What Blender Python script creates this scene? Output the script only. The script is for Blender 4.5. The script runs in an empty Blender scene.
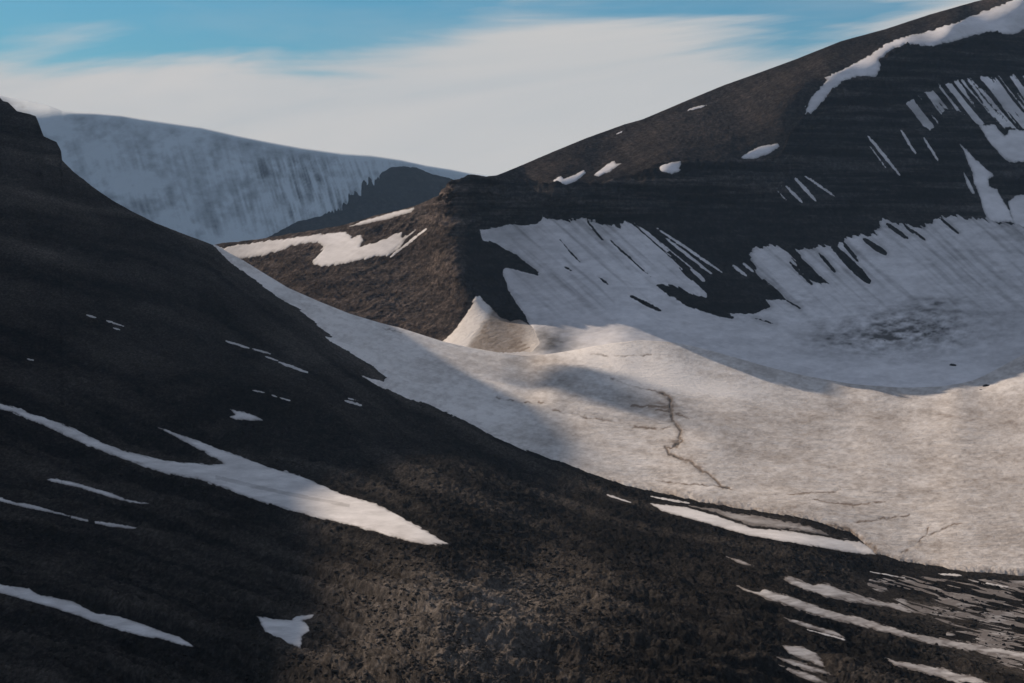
import bpy, math
import numpy as np

# ------------------------------------------------------------------ set-up
sc = bpy.context.scene
COL = sc.collection
F = 85.0 / 36.0 * 1024.0            # focal length expressed in image pixels
PITCH = math.radians(2.167)
CP, SP = math.cos(PITCH), math.sin(PITCH)
VH = 250.0

def unproject(u, v, d):
    """image pixel (u, v) and forward distance d (metres) -> world point"""
    a = (u - 512.0); b = (341.5 - v)
    dx = a; dy = F * CP + b * SP; dz = -F * SP + b * CP
    return np.stack([dx / dy * d, d + 0 * dx, dz / dy * d], -1)

# ------------------------------------------------------------------ noise
def _hash(ix, iy, iz, seed):
    h = (ix * 374761393 + iy * 668265263 + iz * 2147483647 + seed * 1274126177) & 0xffffffff
    h = ((h ^ (h >> 13)) * 1274126177) & 0xffffffff
    h = ((h ^ (h >> 16)) * 2246822519) & 0xffffffff
    return ((h ^ (h >> 15)) & 0xffff).astype(np.float32) / 32767.5 - 1.0

def noise2(x, y, seed=0):
    xf = np.floor(x); yf = np.floor(y)
    ix = xf.astype(np.int64); iy = yf.astype(np.int64)
    fx = (x - xf).astype(np.float32); fy = (y - yf).astype(np.float32)
    fx = fx * fx * (3 - 2 * fx); fy = fy * fy * (3 - 2 * fy)
    z = ix * 0
    a = _hash(ix, iy, z, seed); b = _hash(ix + 1, iy, z, seed)
    c = _hash(ix, iy + 1, z, seed); d = _hash(ix + 1, iy + 1, z, seed)
    return (a * (1 - fx) + b * fx) * (1 - fy) + (c * (1 - fx) + d * fx) * fy

def fbm(x, y, octv=4, gain=0.5, seed=0, ridged=False):
    s = 0; a = 1.0; t = 0
    for k in range(octv):
        n = noise2(x * 2.03 ** k + 17.3 * k, y * 2.03 ** k - 9.1 * k, seed + k)
        if ridged: n = 1 - 2 * np.abs(n)
        s = s + n * a; t += a; a *= gain
    return s / t

def sstep(a, b, x):
    t = np.clip((x - a) / (b - a), 0, 1)
    return t * t * (3 - 2 * t)

def lerp_curve(pts, u):
    p = np.array(pts, float)
    return np.interp(u, p[:, 0], p[:, 1])

# ------------------------------------------------------------------ smooth distance field through image points with guessed distances
class Field:
    def __init__(s, pts, c=22.0):
        p = np.array(pts, float)
        s.p = p[:, :2]; s.c = c
        y = np.log(p[:, 2]); n = len(p)
        r = np.sqrt(((s.p[:, None] - s.p[None]) ** 2).sum(-1) + c * c)
        A = np.zeros((n + 3, n + 3)); A[:n, :n] = r
        A[:n, n] = 1; A[:n, n + 1:] = s.p / 500.0
        A[n:, :n] = A[:n, n:].T
        s.w = np.linalg.solve(A, np.concatenate([y, [0, 0, 0]]))
    def __call__(s, u, v):
        uu = u.ravel(); vv = v.ravel(); out = np.empty(uu.size)
        n = len(s.p)
        for i in range(0, uu.size, 100000):
            a = uu[i:i + 100000]; b = vv[i:i + 100000]
            r = np.sqrt((a[:, None] - s.p[None, :, 0]) ** 2 + (b[:, None] - s.p[None, :, 1]) ** 2 + s.c ** 2)
            out[i:i + 100000] = r @ s.w[:n] + s.w[n] + (a * s.w[n + 1] + b * s.w[n + 2]) / 500.0
        return np.exp(out).reshape(u.shape)

# ------------------------------------------------------------------ signed distances (positive inside)
def sd_poly(poly, u, v, pad=14.0):
    P = np.array(poly, float)
    out = np.full(u.shape, -pad, float)
    m = (u > P[:, 0].min() - pad) & (u < P[:, 0].max() + pad) & (v > P[:, 1].min() - pad) & (v < P[:, 1].max() + pad)
    x = u[m]; y = v[m]
    if x.size == 0: return out
    d2 = np.full(x.shape, 1e18); ins = np.zeros(x.shape, bool)
    for i in range(len(P)):
        a = P[i]; b = P[(i + 1) % len(P)]
        e = b - a; L = (e * e).sum() + 1e-9
        t = np.clip(((x - a[0]) * e[0] + (y - a[1]) * e[1]) / L, 0, 1)
        d2 = np.minimum(d2, (x - a[0] - t * e[0]) ** 2 + (y - a[1] - t * e[1]) ** 2)
        c = (a[1] > y) != (b[1] > y)
        with np.errstate(divide='ignore', invalid='ignore'):
            xc = a[0] + (y - a[1]) * e[0] / (e[1] if e[1] != 0 else 1e-9)
        ins ^= c & (x < xc)
    d = np.sqrt(d2)
    out[m] = np.where(ins, d, -d)
    return out

def sd_line(x0, y0, x1, y1, w, u, v, pad=10.0):
    """a tapered streak"""
    out = np.full(u.shape, -pad, float)
    m = (u > min(x0, x1) - pad) & (u < max(x0, x1) + pad) & (v > min(y0, y1) - pad) & (v < max(y0, y1) + pad)
    x = u[m]; y = v[m]
    ex, ey = x1 - x0, y1 - y0; L = math.hypot(ex, ey)
    tt = ((x - x0) * ex + (y - y0) * ey) / (L * L)
    t = np.clip(tt, 0, 1)
    d = np.hypot(x - x0 - t * ex, y - y0 - t * ey)
    ww = w * (0.35 + 1.3 * np.sqrt(np.clip(t * (1 - t), 0, 1)))
    out[m] = ww * 0.5 - d
    return out

def streak(u, v, ang, length, width, seed=0, octv=3):
    """noise drawn out along a fall line: ang degrees below horizontal, towards the right"""
    a = math.radians(ang); c, s = math.cos(a), math.sin(a)
    p = u * c + v * s; q = -u * s + v * c
    q = q + 1.2 * noise2(p / 40.0, q / 25.0, seed + 50)
    return fbm(p / length, q / width, octv, 0.55, seed)

# ------------------------------------------------------------------ mesh helpers
def normals_of(P):
    du = np.gradient(P, axis=1); dv = np.gradient(P, axis=0)
    n = np.cross(du, dv)
    n /= np.linalg.norm(n, axis=-1, keepdims=True) + 1e-12
    n[n[..., 2] < 0] *= -1
    return n

def mesh_from(name, co, faces, mat, attrs=None, kind=None, smooth=True):
    me = bpy.data.meshes.new(name)
    nf = len(faces)
    me.vertices.add(len(co)); me.loops.add(nf * 4); me.polygons.add(nf)
    me.vertices.foreach_set('co', np.ascontiguousarray(co, np.float32).ravel())
    me.loops.foreach_set('vertex_index', np.ascontiguousarray(faces, np.int32).ravel())
    me.polygons.foreach_set('loop_start', np.arange(0, nf * 4, 4, dtype=np.int32))
    me.polygons.foreach_set('use_smooth', np.full(nf, smooth))
    me.update(calc_edges=True)
    for k, a in (attrs or {}).items():
        at = me.attributes.new(k, 'FLOAT', 'POINT')
        at.data.foreach_set('value', np.ascontiguousarray(a, np.float32).ravel())
    me.materials.append(mat)
    o = bpy.data.objects.new(name, me); COL.objects.link(o)
    if kind: o['kind'] = kind
    return o

def grid_faces(R, C):
    i = np.arange(R * C).reshape(R, C)
    return np.stack([i[:-1, :-1], i[1:, :-1], i[1:, 1:], i[:-1, 1:]], -1)     # (R-1, C-1, 4)

class Layer:
    """rows run from the near edge (row 0) to the crest (row nv-1), then down the far side"""
    pass

def build_layer(us, rows_v, fld, skirt, disp):
    """us: image columns; rows_v: (R, C) array of v; skirt: list of (extra distance, drop)"""
    L = Layer()
    L.u = np.broadcast_to(us[None, :], rows_v.shape).copy(); L.v = rows_v
    L.d = fld(L.u, L.v)
    P = unproject(L.u, L.v, L.d)
    N = normals_of(P)
    L.base = P; L.N = N
    L.h, L.attr = disp(L, P)                    # displacement along the normal, attributes
    P = P + N * L.h[..., None]
    # far side
    top = P[-1]; sk = []
    for dd, dz in skirt:
        q = top.copy()
        q[:, 0] *= 1 + dd / top[:, 1]; q[:, 1] += dd
        q[:, 2] -= dz + 0.06 * dd * noise2(top[:, 0] / 60.0, np.full(len(top), dd / 60.0), 7)
        sk.append(q)
    L.nv = rows_v.shape[0]
    L.P = np.concatenate([P, np.array(sk)], 0)
    L.R, L.C = L.P.shape[:2]
    L.faces = grid_faces(L.R, L.C)
    n = len(skirt)
    L.attr = {k: np.concatenate([a, np.repeat(a[-1:], n, 0)], 0) for k, a in L.attr.items()}
    return L

def emit_layer(L, name, mat):
    return mesh_from(name, L.P.reshape(-1, 3), L.faces.reshape(-1, 4), mat, L.attr, 'structure')

def snow_sheet(L, s, T, name, mat, attrs, skirt=False, lim=-2.2):
    """the part of the layer where s > 0, laid as a bank of snow of T (in image pixels) standing proud of the ground"""
    S = np.full((L.R, L.C), -99.0); S[:L.nv] = s
    if skirt: S[L.nv:] = s[-1:]
    sel = S > lim
    fm = (sel[:-1, :-1] | sel[1:, :-1] | sel[1:, 1:] | sel[:-1, 1:])
    ins = S > -0.2
    fm &= ~(S[:-1, :-1] < -50) | skirt
    F4 = L.faces[fm]
    if len(F4) == 0: 
        print('EMPTY', name); return None
    idx, inv = np.unique(F4, return_inverse=True)
    S1 = np.clip(S.ravel()[idx], -2.5, 3.0)
    D = np.concatenate([L.d, np.repeat(L.d[-1:], L.R - L.nv, 0)], 0).ravel()[idx]
    off = np.where(S1 > 0, 1 - np.exp(-S1 * 1.1), S1 * 0.9) * T * D / F
    co = L.P.reshape(-1, 3)[idx].copy()
    # along the view of the slope's normal, mostly upward
    co[:, 2] += off
    A = {}
    for k, a in attrs.items():
        full = np.concatenate([a, np.repeat(a[-1:], L.R - L.nv, 0)], 0)
        A[k] = full.ravel()[idx]
    return mesh_from(name, co, inv.reshape(-1, 4), mat, A)

# ------------------------------------------------------------------ materials
def new_mat(name):
    m = bpy.data.materials.new(name); m.use_nodes = True
    nt = m.node_tree; nt.nodes.clear()
    out = nt.nodes.new('ShaderNodeOutputMaterial'); b = nt.nodes.new('ShaderNodeBsdfPrincipled')
    nt.links.new(b.outputs[0], out.inputs[0])
    return m, nt, b

def N_(nt, t, **kw):
    n = nt.nodes.new(t)
    for k, v in kw.items():
        if k in n.inputs: n.inputs[k].default_value = v
        else: setattr(n, k, v)
    return n

def ramp(nt, src, stops):
    r = nt.nodes.new('ShaderNodeValToRGB')
    e = r.color_ramp.elements
    while len(e) < len(stops): e.new(0.5)
    for k, (p, c) in enumerate(stops):
        e[k].position = p
        e[k].color = (c, c, c, 1) if not isinstance(c, tuple) else (*c, 1)
    nt.links.new(src, r.inputs[0]); return r

def mixc(nt, fac, a, b, mode='MIX'):
    m = nt.nodes.new('ShaderNodeMix'); m.data_type = 'RGBA'; m.blend_type = mode
    for val, i in ((fac, 0), (a, 6), (b, 7)):
        if hasattr(val, 'links'): nt.links.new(val, m.inputs[i])
        else: m.inputs[i].default_value = val if i == 0 else (*val, 1)
    return m.outputs[2]

def noise_node(nt, vec, scale, detail=6, rough=0.6, dist=0.0):
    n = N_(nt, 'ShaderNodeTexNoise', Scale=scale, Detail=detail, Roughness=rough, Distortion=dist)
    nt.links.new(vec, n.inputs['Vector']); return n.outputs[0]

def rock_material(name, dark, mid, brown, fine, bump_d, bump_s, strata=0.0, ys=1.0):
    m, nt, b = new_mat(name)
    geo = N_(nt, 'ShaderNodeNewGeometry'); pos = geo.outputs['Position']
    tone = N_(nt, 'ShaderNodeAttribute', attribute_name='tone').outputs['Fac']
    mp0 = N_(nt, 'ShaderNodeMapping'); mp0.inputs['Scale'].default_value = (1.0, ys, 1.0); nt.links.new(pos, mp0.inputs[0]); pos0 = pos; pos = mp0.outputs[0]
    n1 = noise_node(nt, pos, fine * 0.35, 5, 0.65)
    n2 = noise_node(nt, pos, fine * 1.3, 8, 0.75)
    n3 = noise_node(nt, pos, fine * 0.02, 4, 0.55)
    c = mixc(nt, ramp(nt, n1, [(0.35, 0.0), (0.65, 1.0)]).outputs[0], dark, mid)
    c = mixc(nt, ramp(nt, tone, [(0.0, 0.0), (1.0, 1.0)]).outputs[0], c, brown)
    c = mixc(nt, 0.8, c, ramp(nt, n2, [(0.34, 0.25), (0.50, 0.85), (0.66, 2.0)]).outputs[0], 'MULTIPLY')
    c = mixc(nt, 0.6, c, ramp(nt, n3, [(0.35, 0.55), (0.65, 1.4)]).outputs[0], 'MULTIPLY')
    if strata:
        mp = N_(nt, 'ShaderNodeMapping'); mp.inputs['Scale'].default_value = (0.008, 0.008, 0.15)
        nt.links.new(pos0, mp.inputs[0])
        n4 = noise_node(nt, mp.outputs[0], 1.0, 5, 0.65)
        bd_ = N_(nt, 'ShaderNodeAttribute', attribute_name='bedding').outputs['Fac']
        c = mixc(nt, bd_, c, ramp(nt, n4, [(0.40, 0.35), (0.5, 1.0), (0.60, 2.6)]).outputs[0], 'MULTIPLY')
    nt.links.new(c, b.inputs['Base Color'])
    b.inputs['Roughness'].default_value = 0.95
    b.inputs['Specular IOR Level'].default_value = 0.0
    bp = N_(nt, 'ShaderNodeBump', Strength=bump_s, Distance=bump_d)
    n5 = noise_node(nt, pos, fine * 1.3, 8, 0.75)
    nt.links.new(n5, bp.inputs['Height']); nt.links.new(bp.outputs[0], b.inputs['Normal'])
    return m

def M2(nt, x, lo, span):
    a = nt.nodes.new('ShaderNodeMath'); a.operation = 'SUBTRACT'; nt.links.new(x, a.inputs[0]); a.inputs[1].default_value = lo
    d = nt.nodes.new('ShaderNodeMath'); d.operation = 'DIVIDE'; d.use_clamp = True; nt.links.new(a.outputs[0], d.inputs[0]); d.inputs[1].default_value = span
    return d.outputs[0]

def snow_material(name, clean, dirty, fine, bump_d, bump_s):
    m, nt, b = new_mat(name)
    geo = N_(nt, 'ShaderNodeNewGeometry'); pos = geo.outputs['Position']
    dirt = N_(nt, 'ShaderNodeAttribute', attribute_name='dirt').outputs['Fac']
    n1 = noise_node(nt, pos, fine, 7, 0.7)
    n2 = noise_node(nt, pos, fine * 0.08, 5, 0.6)
    ma = N_(nt, 'ShaderNodeMath', operation='MULTIPLY_ADD'); nt.links.new(n1, ma.inputs[0]); ma.inputs[1].default_value = 0.35
    nt.links.new(dirt, ma.inputs[2])
    c = mixc(nt, ramp(nt, ma.outputs[0], [(0.17, 0.0), (1.17, 1.0)]).outputs[0], clean, dirty)
    c = mixc(nt, 0.5, c, ramp(nt, n2, [(0.35, 0.88), (0.65, 1.06)]).outputs[0], 'MULTIPLY')
    c = mixc(nt, ramp(nt, ma.outputs[0], [(0.0, 0.0)]).outputs[0] if False else ramp(nt, M2(nt, ma.outputs[0], 1.25, 0.45), [(0.0, 0.0), (1.0, 1.0)]).outputs[0], c, (0.045, 0.04, 0.038))
    nt.links.new(c, b.inputs['Base Color'])
    b.inputs['Roughness'].default_value = 0.85
    b.inputs['Specular IOR Level'].default_value = 0.1
    bp = N_(nt, 'ShaderNodeBump', Strength=bump_s, Distance=bump_d)
    nt.links.new(n1, bp.inputs['Height']); nt.links.new(bp.outputs[0], b.inputs['Normal'])
    return m

ROCK_NEAR = rock_material('hillside_rock', (0.016, 0.0155, 0.015), (0.031, 0.028, 0.026), (0.200, 0.170, 0.145), 0.8, 1.1, 1.0, 0.0, 0.3)
ROCK_MID = rock_material('mountain_rock', (0.012, 0.012, 0.0125), (0.025, 0.023, 0.023), (0.150, 0.118, 0.100), 0.25, 3.0, 1.0, 0.9, 0.5)
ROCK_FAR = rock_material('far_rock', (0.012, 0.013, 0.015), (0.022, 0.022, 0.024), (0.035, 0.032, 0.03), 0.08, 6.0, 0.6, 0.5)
SNOW_GL = snow_material('glacier_snow', (0.86, 0.815, 0.775), (0.22, 0.168, 0.130), 0.22, 1.6, 0.8)
SNOW_MID = snow_material('mountain_snow', (0.80, 0.78, 0.79), (0.10, 0.093, 0.09), 0.12, 1.0, 0.4)
SNOW_NEAR = snow_material('patch_snow', (0.78, 0.75, 0.73), (0.14, 0.12, 0.11), 0.7, 0.35, 0.5)
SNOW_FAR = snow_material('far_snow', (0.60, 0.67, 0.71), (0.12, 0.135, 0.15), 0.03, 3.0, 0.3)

# ================================================================== LAYER 1: hillside + glacier
AB_TOP = [(-700, -350), (-637, -348), (-492, -269), (-320, -137), (-231, -128), (-171, -129), (-143, -125), (-109, -103), (-76, -65), (-41, -24), (-20, 50), (-8, 88), (3, 101), (8, 102), (17, 111), (30, 114),
          (36, 116), (40, 126), (44, 136), (57, 142), (61, 150), (62, 160), (70, 168), (80, 177), (97, 190), (115, 202), (135, 213), (155, 223),
          (180, 233), (205, 242), (218, 247), (229, 254), (244, 262), (260, 272), (288, 289), (320, 303), (350, 315),
          (380, 324), (400, 329), (441, 342), (467, 348), (500, 354), (526, 357), (545, 356), (570, 352), (600, 346),
          (640, 341), (680, 344), (720, 354), (760, 366), (800, 376), (850, 385), (900, 389), (940, 388), (975, 382),
          (1030, 352), (1100, 320), (1300, 290), (1700, 270)]
AB_LINE = [(-700, 330), (0, 190), (150, 218), (213, 246), (229, 262), (259, 284), (288, 303), (314, 322), (346, 348), (373, 366), (405, 397), (434, 408),
           (464, 422), (493, 438), (525, 451), (560, 462.5), (589, 473), (624, 484.5), (657, 492), (701, 500.6), (736, 506.5),
           (768, 511), (806, 518), (827, 524), (850, 531), (870, 546), (900, 559), (929, 563.6), (967, 571), (1024, 575), (1100, 582), (1700, 640)]

AB_PTS = [
    # far crest of the left slope, its unseen part shaped to cast shade
    (-700, -350, 1120), (-637, -348, 1132), (-492, -269, 1211), (-320, -137, 1348), (-231, -128, 1569), (-171, -129, 1737), (-143, -125, 1897), (-109, -103, 2011), (-76, -65, 2025), (-41, -24, 2040), (0, 101, 1400), (62, 160, 1310), (120, 205, 1300), (180, 233, 1310), (220, 248, 1330),
    (0, 200, 1160), (0, 300, 960), (0, 400, 780), (0, 500, 610), (0, 600, 470), (0, 690, 385),
    (-340, 150, 850), (-200, 180, 980), (-300, 400, 560), (-500, 0, 900), (-300, 690, 380), (-700, 200, 750), (-700, 690, 380), (-150, 60, 1350), (-60, 150, 1300),
    (150, 300, 1080), (150, 400, 840), (150, 500, 640), (150, 600, 470), (150, 690, 370),
    (260, 330, 1100), (300, 400, 900), (300, 500, 640), (300, 580, 490), (300, 640, 400), (300, 700, 330),
    (400, 440, 860), (430, 500, 650), (440, 560, 490), (450, 620, 390), (450, 700, 315),
    (560, 520, 720), (600, 580, 520), (600, 640, 410), (600, 700, 340),
    (720, 560, 620), (760, 620, 480), (760, 700, 375),
    (900, 600, 610), (900, 650, 490), (900, 700, 410), (1024, 620, 600), (1024, 690, 440),
    (1300, 640, 560), (1300, 700, 440), (1700, 700, 440),
    # contact with the ice
    (288, 303, 1230), (346, 348, 1130), (405, 397, 1040), (464, 422, 985), (525, 451, 930), (589, 473, 885), (657, 492, 850), (736, 506.5, 815),
    (806, 518, 790), (870, 546, 745), (929, 564, 720), (1024, 575, 700), (1300, 600, 680), (1700, 640, 650),
    # ice
    (288, 289, 1330), (350, 315, 1340), (400, 329, 1350), (441, 342, 1365), (500, 354, 1405), (530, 356, 1445), (545, 356, 1468),
    (440, 375, 1190), (500, 400, 1130), (560, 380, 1260), (560, 420, 1080), (620, 380, 1300), (620, 440, 1030),
    (570, 351, 1475), (600, 344, 1478), (640, 340, 1485), (680, 343, 1500), (720, 353, 1505), (760, 366, 1490), (800, 376, 1485), (850, 385, 1480),
    (900, 389, 1480), (940, 388, 1490), (975, 382, 1510), (1030, 352, 1570),
    (600, 360, 1405), (640, 362, 1400), (700, 400, 1260), (700, 450, 1010), (780, 420, 1230), (780, 470, 980), (880, 410, 1370), (880, 450, 1130), (880, 500, 900),
    (960, 400, 1420), (1000, 375, 1500), (960, 450, 1140), (960, 520, 840), (1024, 410, 1350), (1024, 470, 1050), (1024, 530, 820),
    (1200, 400, 1350), (1200, 330, 1560), (1200, 500, 930), (1700, 270, 1900), (1700, 450, 1100),
    # towards and under the view point
    (-700, 1300, 110), (0, 1300, 105), (512, 1300, 100), (1024, 1300, 105), (1700, 1300, 110), (512, 950, 175), (0, 950, 190), (1024, 950, 195),
]
_gu = np.arange(-800, 1801, 1.0)
_gt = lerp_curve(AB_TOP, _gu)
_kk = np.exp(-(np.arange(-40, 41) / 13.0) ** 2); _kk /= _kk.sum()
_gs = np.convolve(np.pad(_gt, 40, mode='edge'), _kk, mode='valid')
_gw = sstep(505, 545, _gu)
_gt = _gt * (1 - _gw) + _gs * _gw
def ab_top(u):
    return np.interp(u, _gu, _gt)

C_PTS = [
    # low ridge on the left, running up to the crag
    (150, 262, 2150), (222, 243, 2080), (288, 234, 2010), (344, 225, 1950), (414, 206, 1850), (440, 196, 1800), (446, 188, 1775), (458, 180, 1752), (473, 176, 1750), (496, 177, 1765),
    (230, 300, 1980), (300, 270, 1900), (300, 340, 1730), (370, 250, 1850), (370, 300, 1740), (370, 350, 1640), (420, 240, 1790), (430, 290, 1690), (440, 340, 1590),
    (458, 200, 1735), (456, 225, 1700), (458, 250, 1658), (462, 275, 1627), (465, 300, 1606),
    (150, 420, 1700), (300, 420, 1560), (440, 420, 1460),
    # snow horn and its dirt cone
    (480, 297, 1602), (468, 318, 1585), (450, 345, 1560), (490, 315, 1575), (500, 345, 1520), (530, 350, 1490), (522, 330, 1540), (538, 350, 1480),
    # the headwall right of the crag
    (475, 200, 1748), (480, 235, 1735), (492, 265, 1695), (507, 295, 1645),
    (500, 200, 1775), (520, 225, 1765), (540, 260, 1705), (540, 300, 1622),
    (555, 181, 1800), (560, 215, 1772), (600, 183, 1812), (600, 220, 1778), (600, 260, 1690), (575, 300, 1600), (600, 316, 1550),
    (665, 161, 1862), (680, 215, 1805), (640, 240, 1755), (660, 290, 1650), (700, 300, 1650), (700, 335, 1555),
    (722, 160, 1895), (780, 156, 1945), (740, 220, 1838), (770, 270, 1760), (760, 330, 1610),
    (790, 135, 1985), (805, 113, 2030), (822, 88, 2066), (840, 74, 2085), (880, 53, 2150), (950, 28, 2240), (1024, 3, 2325), (822, 101, 2042), (848, 92, 2056), (885, 78, 2100), (955, 52, 2200), (1024, 32, 2296), (1100, -32, 2400), (1100, 0, 2372), (1200, -60, 2500), (1500, -90, 2750), (1700, -110, 2900),
    (805, 175, 1925), (870, 130, 2000), (960, 100, 2085), (1024, 90, 2135), (1200, 80, 2200), (1700, 80, 2400),
    (850, 228, 1860), (880, 190, 1920), (930, 220, 1910), (990, 220, 1930), (1024, 220, 1935), (960, 165, 2000), (1024, 150, 2030), (1200, 220, 2000), (1700, 230, 2200),
    (860, 270, 1780), (860, 320, 1670), (860, 360, 1550), (940, 270, 1790), (950, 320, 1680), (950, 365, 1550), (1024, 280, 1780), (1030, 345, 1600), (1200, 325, 1600), (1700, 270, 1950),
    # ice shared with the glacier
    (570, 351, 1475), (600, 344, 1478), (640, 340, 1485), (680, 343, 1500), (720, 353, 1505), (640, 322, 1535), (560, 330, 1530), (760, 366, 1490), (800, 376, 1485), (850, 385, 1480),
    (900, 389, 1480), (940, 388, 1490), (975, 382, 1510), (600, 360, 1405), (640, 362, 1400), (700, 400, 1260), (780, 420, 1230), (880, 410, 1370), (960, 400, 1420), (1024, 410, 1350), (1200, 400, 1350),
    # slope that climbs behind the rim to the skyline
    (517, 168, 1900), (552, 153, 1990), (587, 138, 2070), (643, 120, 2150), (724, 86, 2260), (797, 59, 2290), (885, 29, 2330), (929, 14.6, 2370), (973, 2, 2410), (1100, -40, 2530), (1300, -110, 2750), (1700, -150, 3000),
    (600, 165, 1930), (680, 130, 2040), (740, 120, 2080), (770, 100, 2085), (798, 78, 2108), (820, 62, 2155), (850, 49, 2215), (905, 32, 2262), (960, 12, 2335), (990, 0, 2385),
]
C_TOP = [(150, 262), (222, 242.6), (260, 239), (288, 234), (315, 230), (344, 225), (376, 215), (400, 210), (414, 206), (434, 198), (439, 196), (441, 190), (446, 187), (450, 182), (455, 179.5),
         (462, 177.5), (473, 175), (486, 176.5), (496, 175.5), (505, 172), (517, 167), (552, 152), (587, 137.6), (625, 124), (643, 119), (690, 99), (724, 85), (753, 74.7),
         (797, 58.6), (841, 41), (885, 29), (929, 14.6), (973, 2), (1017, -9), (1100, -40), (1300, -110), (1700, -150)]
C_RIM = [(150, 0), (440, 0), (470, 176), (500, 179), (555, 181), (600, 183), (640, 172), (665, 161), (722, 160), (780, 156), (790, 135), (805, 113), (822, 88), (840, 74), (880, 53), (950, 28), (1024, 3), (1700, -90)]
D_PTS = [(-300, 84, 5200), (0, 98, 4900), (120, 117, 4830), (270, 143, 4790), (400, 160, 4780), (490, 177, 4810), (600, 196, 4880), (900, 232, 5100),
         (-300, 160, 4850), (0, 160, 4760), (200, 170, 4720), (350, 195, 4700), (450, 215, 4720), (700, 240, 4800), (-300, 250, 4620), (0, 250, 4580), (200, 250, 4560), (400, 255, 4580), (700, 290, 4300), (900, 300, 4350), (-300, 330, 4400), (200, 330, 4380), (600, 330, 4400), (900, 330, 4450)]
D_TOP = [(-600, 90), (-300, 84), (0, 96), (10, 98.5), (28, 101.5), (50, 107), (62, 111.5), (75, 113), (95, 113.8), (120, 116), (140, 119.5), (200, 128), (235, 136), (270, 143), (300, 148.5), (340, 154), (370, 156), (400, 160.5), (425, 166), (450, 170), (470, 174),
         (490, 177), (600, 196), (900, 232)]

def cols(a, b, lo=-6.0, hi=1030.0, fine=0.85, coarse=9.0):
    l = np.arange(a, lo, coarse); m = np.arange(max(lo, a), min(hi, b), fine); r = np.arange(hi, b + 1, coarse)
    parts = [x for x in (l if a < lo else l[:0], m, r if b > hi else r[:0]) if len(x)]
    return np.unique(np.concatenate(parts))

fC = Field(C_PTS, 16.0)
fA = Field(AB_PTS, 26.0)

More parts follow.
